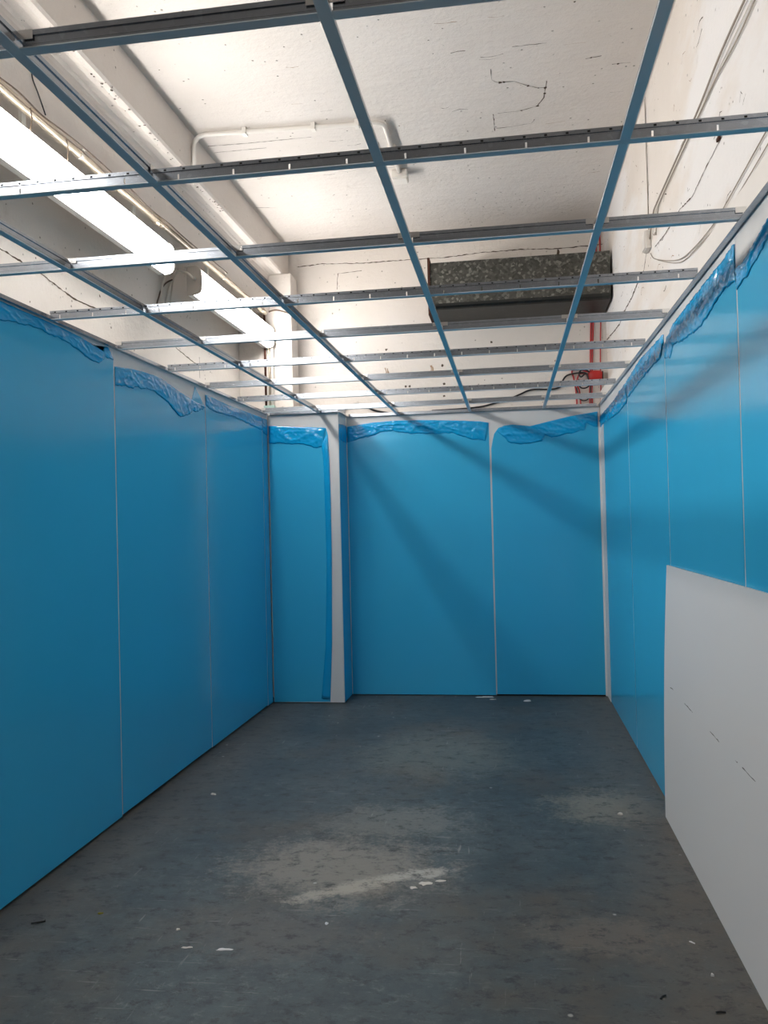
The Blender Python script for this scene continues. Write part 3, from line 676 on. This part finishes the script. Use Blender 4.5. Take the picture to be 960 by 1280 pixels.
# vertical pipes in the back left corner
G = 'vertical pipes in the back left corner'
bm = bmesh.new(); tube(bm, [(-1.922, 6.484, 2.355), (-1.922, 6.484, 3.118)], .009, 10, False); tag(obj('corner_pipe', bm, M['rust'], smooth=True), 'thin rust brown vertical pipe in back left corner', 'pipe', G)
bm = bmesh.new(); tube(bm, [(-1.862, 6.482, 2.36), (-1.862, 6.482, 2.83)], .011, 10, False); tag(obj('corner_pipe', bm, M['conduit'], smooth=True), 'white vertical pipe dropping from the far lamp end in back left corner', 'pipe', G)
bm = bmesh.new(); tube(bm, [(-1.89, 6.482, 2.36), (-1.89, 6.482, 2.83)], .008, 10, False); tag(obj('corner_pipe', bm, M['tanpipe'], smooth=True), 'tan vertical pipe between the rusty one and the white one', 'pipe', G)
bm = bmesh.new(); box(bm, -1.935, -1.848, 6.455, 6.4985, 2.325, 2.36); box(bm, -1.89, -1.862, 6.45, 6.4985, 2.31, 2.325)
tag(obj('pipe_bracket', bm, M['teal'], bevel=.002), 'pale green bracket at the foot of the corner pipes', 'bracket')

# ------------------------------------------------------------------ white offcut leaning on the right wall
bm = bmesh.new()
ya, yb_ = 1.45, 3.985
nz, ny = 14, 10; th = .008
def bp(u, v, d):
    y = ya+(yb_-ya)*u; z = 1.163*v
    bow = .012*math.sin(math.pi*v)*(.4+.6*u)
    x = .6795+(.7085-.6795)*v-bow*.35
    edge = (-.045*(v-.55)**2*1.0 + .012)*(1 if u == 1 else 0)
    return (x+d, y+edge-(.05*v*v if u == 1 else 0)+(.02 if u == 1 else 0), z+.001)
g0 = [[bm.verts.new(bp(i/ny, j/nz, -th/2)) for j in range(nz+1)] for i in range(ny+1)]
g1 = [[bm.verts.new(bp(i/ny, j/nz, th/2)) for j in range(nz+1)] for i in range(ny+1)]
for i in range(ny):
    for j in range(nz):
        bm.faces.new((g0[i][j], g0[i+1][j], g0[i+1][j+1], g0[i][j+1])); bm.faces.new((g1[i][j], g1[i][j+1], g1[i+1][j+1], g1[i+1][j]))
for i in range(ny):
    bm.faces.new((g0[i][0], g1[i][0], g1[i+1][0], g0[i+1][0])); bm.faces.new((g0[i][nz], g0[i+1][nz], g1[i+1][nz], g1[i][nz]))
for j in range(nz):
    bm.faces.new((g0[0][j], g0[0][j+1], g1[0][j+1], g1[0][j])); bm.faces.new((g0[ny][j], g1[ny][j], g1[ny][j+1], g0[ny][j+1]))
def onb(a, b_):
    v = b_/1.163; return (.6795+.029*v-.012*math.sin(math.pi*v)*.35*(.4+.6*(a-ya)/(yb_-ya))-th/2-.0012, a, b_)
for pts in ([(3.546, 0.622), (3.395, 0.619)], [(3.112, 0.616), (2.982, 0.613)], [(2.698, 0.61), (2.634, 0.607), (2.558, 0.608)], [(2.778, 0.607), (2.751, 0.608)], [(3.852, 0.626), (3.779, 0.63)]):
    ribbon(bm, pts, .0035, onb)
tag(obj('white_board', bm, [M['board'], M['scuff']], smooth=False), 'large white panel offcut with dark scuffs leaning against the right wall', 'board')

# ------------------------------------------------------------------ bits on the floor
def chip(x, y, r, h, m, label, name, cat, rot=0, stretch=1.0, group=None, seed=0):
    q = random.Random(seed); bm = bmesh.new(); n = 10
    lo = []; hi = []
    for k in range(n):
        t = 2*math.pi*k/n; rad = r*(.35+.55*q.random())
        px, py = math.cos(t)*rad*stretch, math.sin(t)*rad
        lo.append(bm.verts.new((px, py, 0))); hi.append(bm.verts.new((px*.82, py*.82, h*(.6+.5*q.random()))))
    for k in range(n): bm.faces.new((lo[k], lo[(k+1) % n], hi[(k+1) % n], hi[k]))
    bm.faces.new(lo[::-1]); bm.faces.new(hi)
    o = obj(name, bm, m); o.location = (x, y, .0004); o.rotation_euler = (0, 0, rot)
    return tag(o, label, cat, group)
G = 'plaster crumbs on the floor'
chip(-.226, 6.60, .020, .006, M['board'], 'long white plaster sliver on floor against the back wall seam', 'plaster_sliver', 'debris', .1, 5.0, G, 1)
chip(-.17, 6.52, .012, .004, M['chip'], 'small white sliver just in front of the long sliver by the back wall', 'plaster_sliver', 'debris', 0, 3.0, G, 2)
chip(.102, 6.47, .026, .010, M['board'], 'rounded white plaster piece on floor near back wall, right of the seam', 'plaster_crumb', 'debris', .2, 1.6, G, 3)
chip(-1.56, 4.151, .022, .005, M['chip'], 'pale square plaster flake on floor near the left wall', 'plaster_flake', 'debris', .4, 1.0, G, 4)
chip(-1.09, 2.63, .010, .002, M['chip'], 'long pale paint flake on floor, left one of the pair near the camera', 'paint_flake', 'debris', .1, 2.6, G, 5)
chip(-.965, 2.632, .013, .002, M['board'], 'long white paint flake on floor, right one of the pair near the camera', 'paint_flake', 'debris', .1, 3.2, G, 6)
chip(.566, 2.634, .010, .008, M['board'], 'small white crumb on floor nearest the foot of the white board', 'plaster_crumb', 'debris', .3, 1.0, G, 7)
chip(.55, 2.83, .006, .003, M['board'], 'thin white curled sliver on floor left of the white board', 'plaster_sliver', 'debris', -.7, 3.5, G, 8)
chip(-1.17, 2.745, .010, .004, M['chip'], 'tiny pale crumb on floor above the long paint flakes', 'plaster_crumb', 'debris', .3, 1.2, G, 9)
chip(-.666, 2.837, .009, .004, M['board'], 'white crumb on floor below the worn pale patch, centre', 'plaster_crumb', 'debris', .9, 1.2, G, 10)
chip(.473, 4.02, .016, .006, M['chip'], 'pale crumb on floor in the worn patch by the right wall', 'plaster_crumb', 'debris', .9, 1.3, G, 11)
for k, (x, y, r_, s_) in enumerate(((-.36, 3.19, .024, 1.6), (-.40, 3.15, .016, 1.5), (-.30, 3.22, .014, 1.8))):
    chip(x, y, r_, .002, M['chip'], ['largest pale flake at right end of the worn patch', 'middle pale flake at right end of the worn patch', 'smallest rightmost flake at right end of the worn patch'][k], 'paint_flake', 'debris', .3, s_, G, 20+k)
chip(-1.50, 2.83, .013, .004, M['leaf'], 'small yellow-green leaf scrap on floor near the left wall', 'leaf_scrap', 'debris', .3, 1.3, None, 12)
bm = bmesh.new(); tube(bm, [(-.022, 0, .0035), (.022, 0, .003)], .0028, 8, False); tube(bm, [(.022, 0, .0045), (.025, 0, .0045)], .0045, 8, False)
o = obj('black_screw', bm, M['black']); o.location = (-1.69, 2.74, .0006); o.rotation_euler = (0, 0, .5); tag(o, 'small black screw lying on floor by the left wall', 'screw')
for k, (x, y, rz, lb) in enumerate(((.545, 2.44, .2, 'small dark wire offcut on floor at the lower right, right one'), (.40, 2.50, .9, 'tiny dark scrap on floor at the lower right, left one'))):
    bm = bmesh.new(); tube(bm, [(-.014, 0, .003), (0, .002, .003), (.013, -.002, .003)], .0025, 6); o = obj('wire_offcut', bm, M['black']); o.location = (x, y, .0006); o.rotation_euler = (0, 0, rz); tag(o, lb, 'debris', 'dark scraps on the floor')

# ------------------------------------------------------------------ camera, world, view
f, yaw, pit, rol = 1037.7879, -0.1501, 0.0144, -0.0243
r0 = Vector((math.cos(yaw), -math.sin(yaw), 0)); f0 = Vector((math.sin(yaw), math.cos(yaw), 0)); zz = Vector((0, 0, 1))
F = math.cos(pit)*f0+math.sin(pit)*zz; U0 = -math.sin(pit)*f0+math.cos(pit)*zz
R = math.cos(rol)*r0+math.sin(rol)*U0; U = math.cos(rol)*U0-math.sin(rol)*r0
cd = bpy.data.cameras.new('camera'); cam = bpy.data.objects.new('camera', cd); COL.objects.link(cam)
cd.sensor_fit = 'VERTICAL'; cd.sensor_height = 36; cd.lens = f/1280*36; cd.clip_start = .02
mw = Matrix.Identity(4)
for i in range(3): mw[i][0] = R[i]; mw[i][1] = U[i]; mw[i][2] = -F[i]
mw[2][3] = 1.3843
cam.matrix_world = mw
S.camera = cam
w = bpy.data.worlds.new('world'); S.world = w; w.use_nodes = True
w.node_tree.nodes['Background'].inputs[0].default_value = (.6, .7, .85, 1); w.node_tree.nodes['Background'].inputs[1].default_value = .1
S.view_settings.view_transform = 'Standard'; S.view_settings.look = 'None'
S.view_settings.gamma = 1; S.view_settings.use_curve_mapping = False; S.view_settings.exposure = 0.0
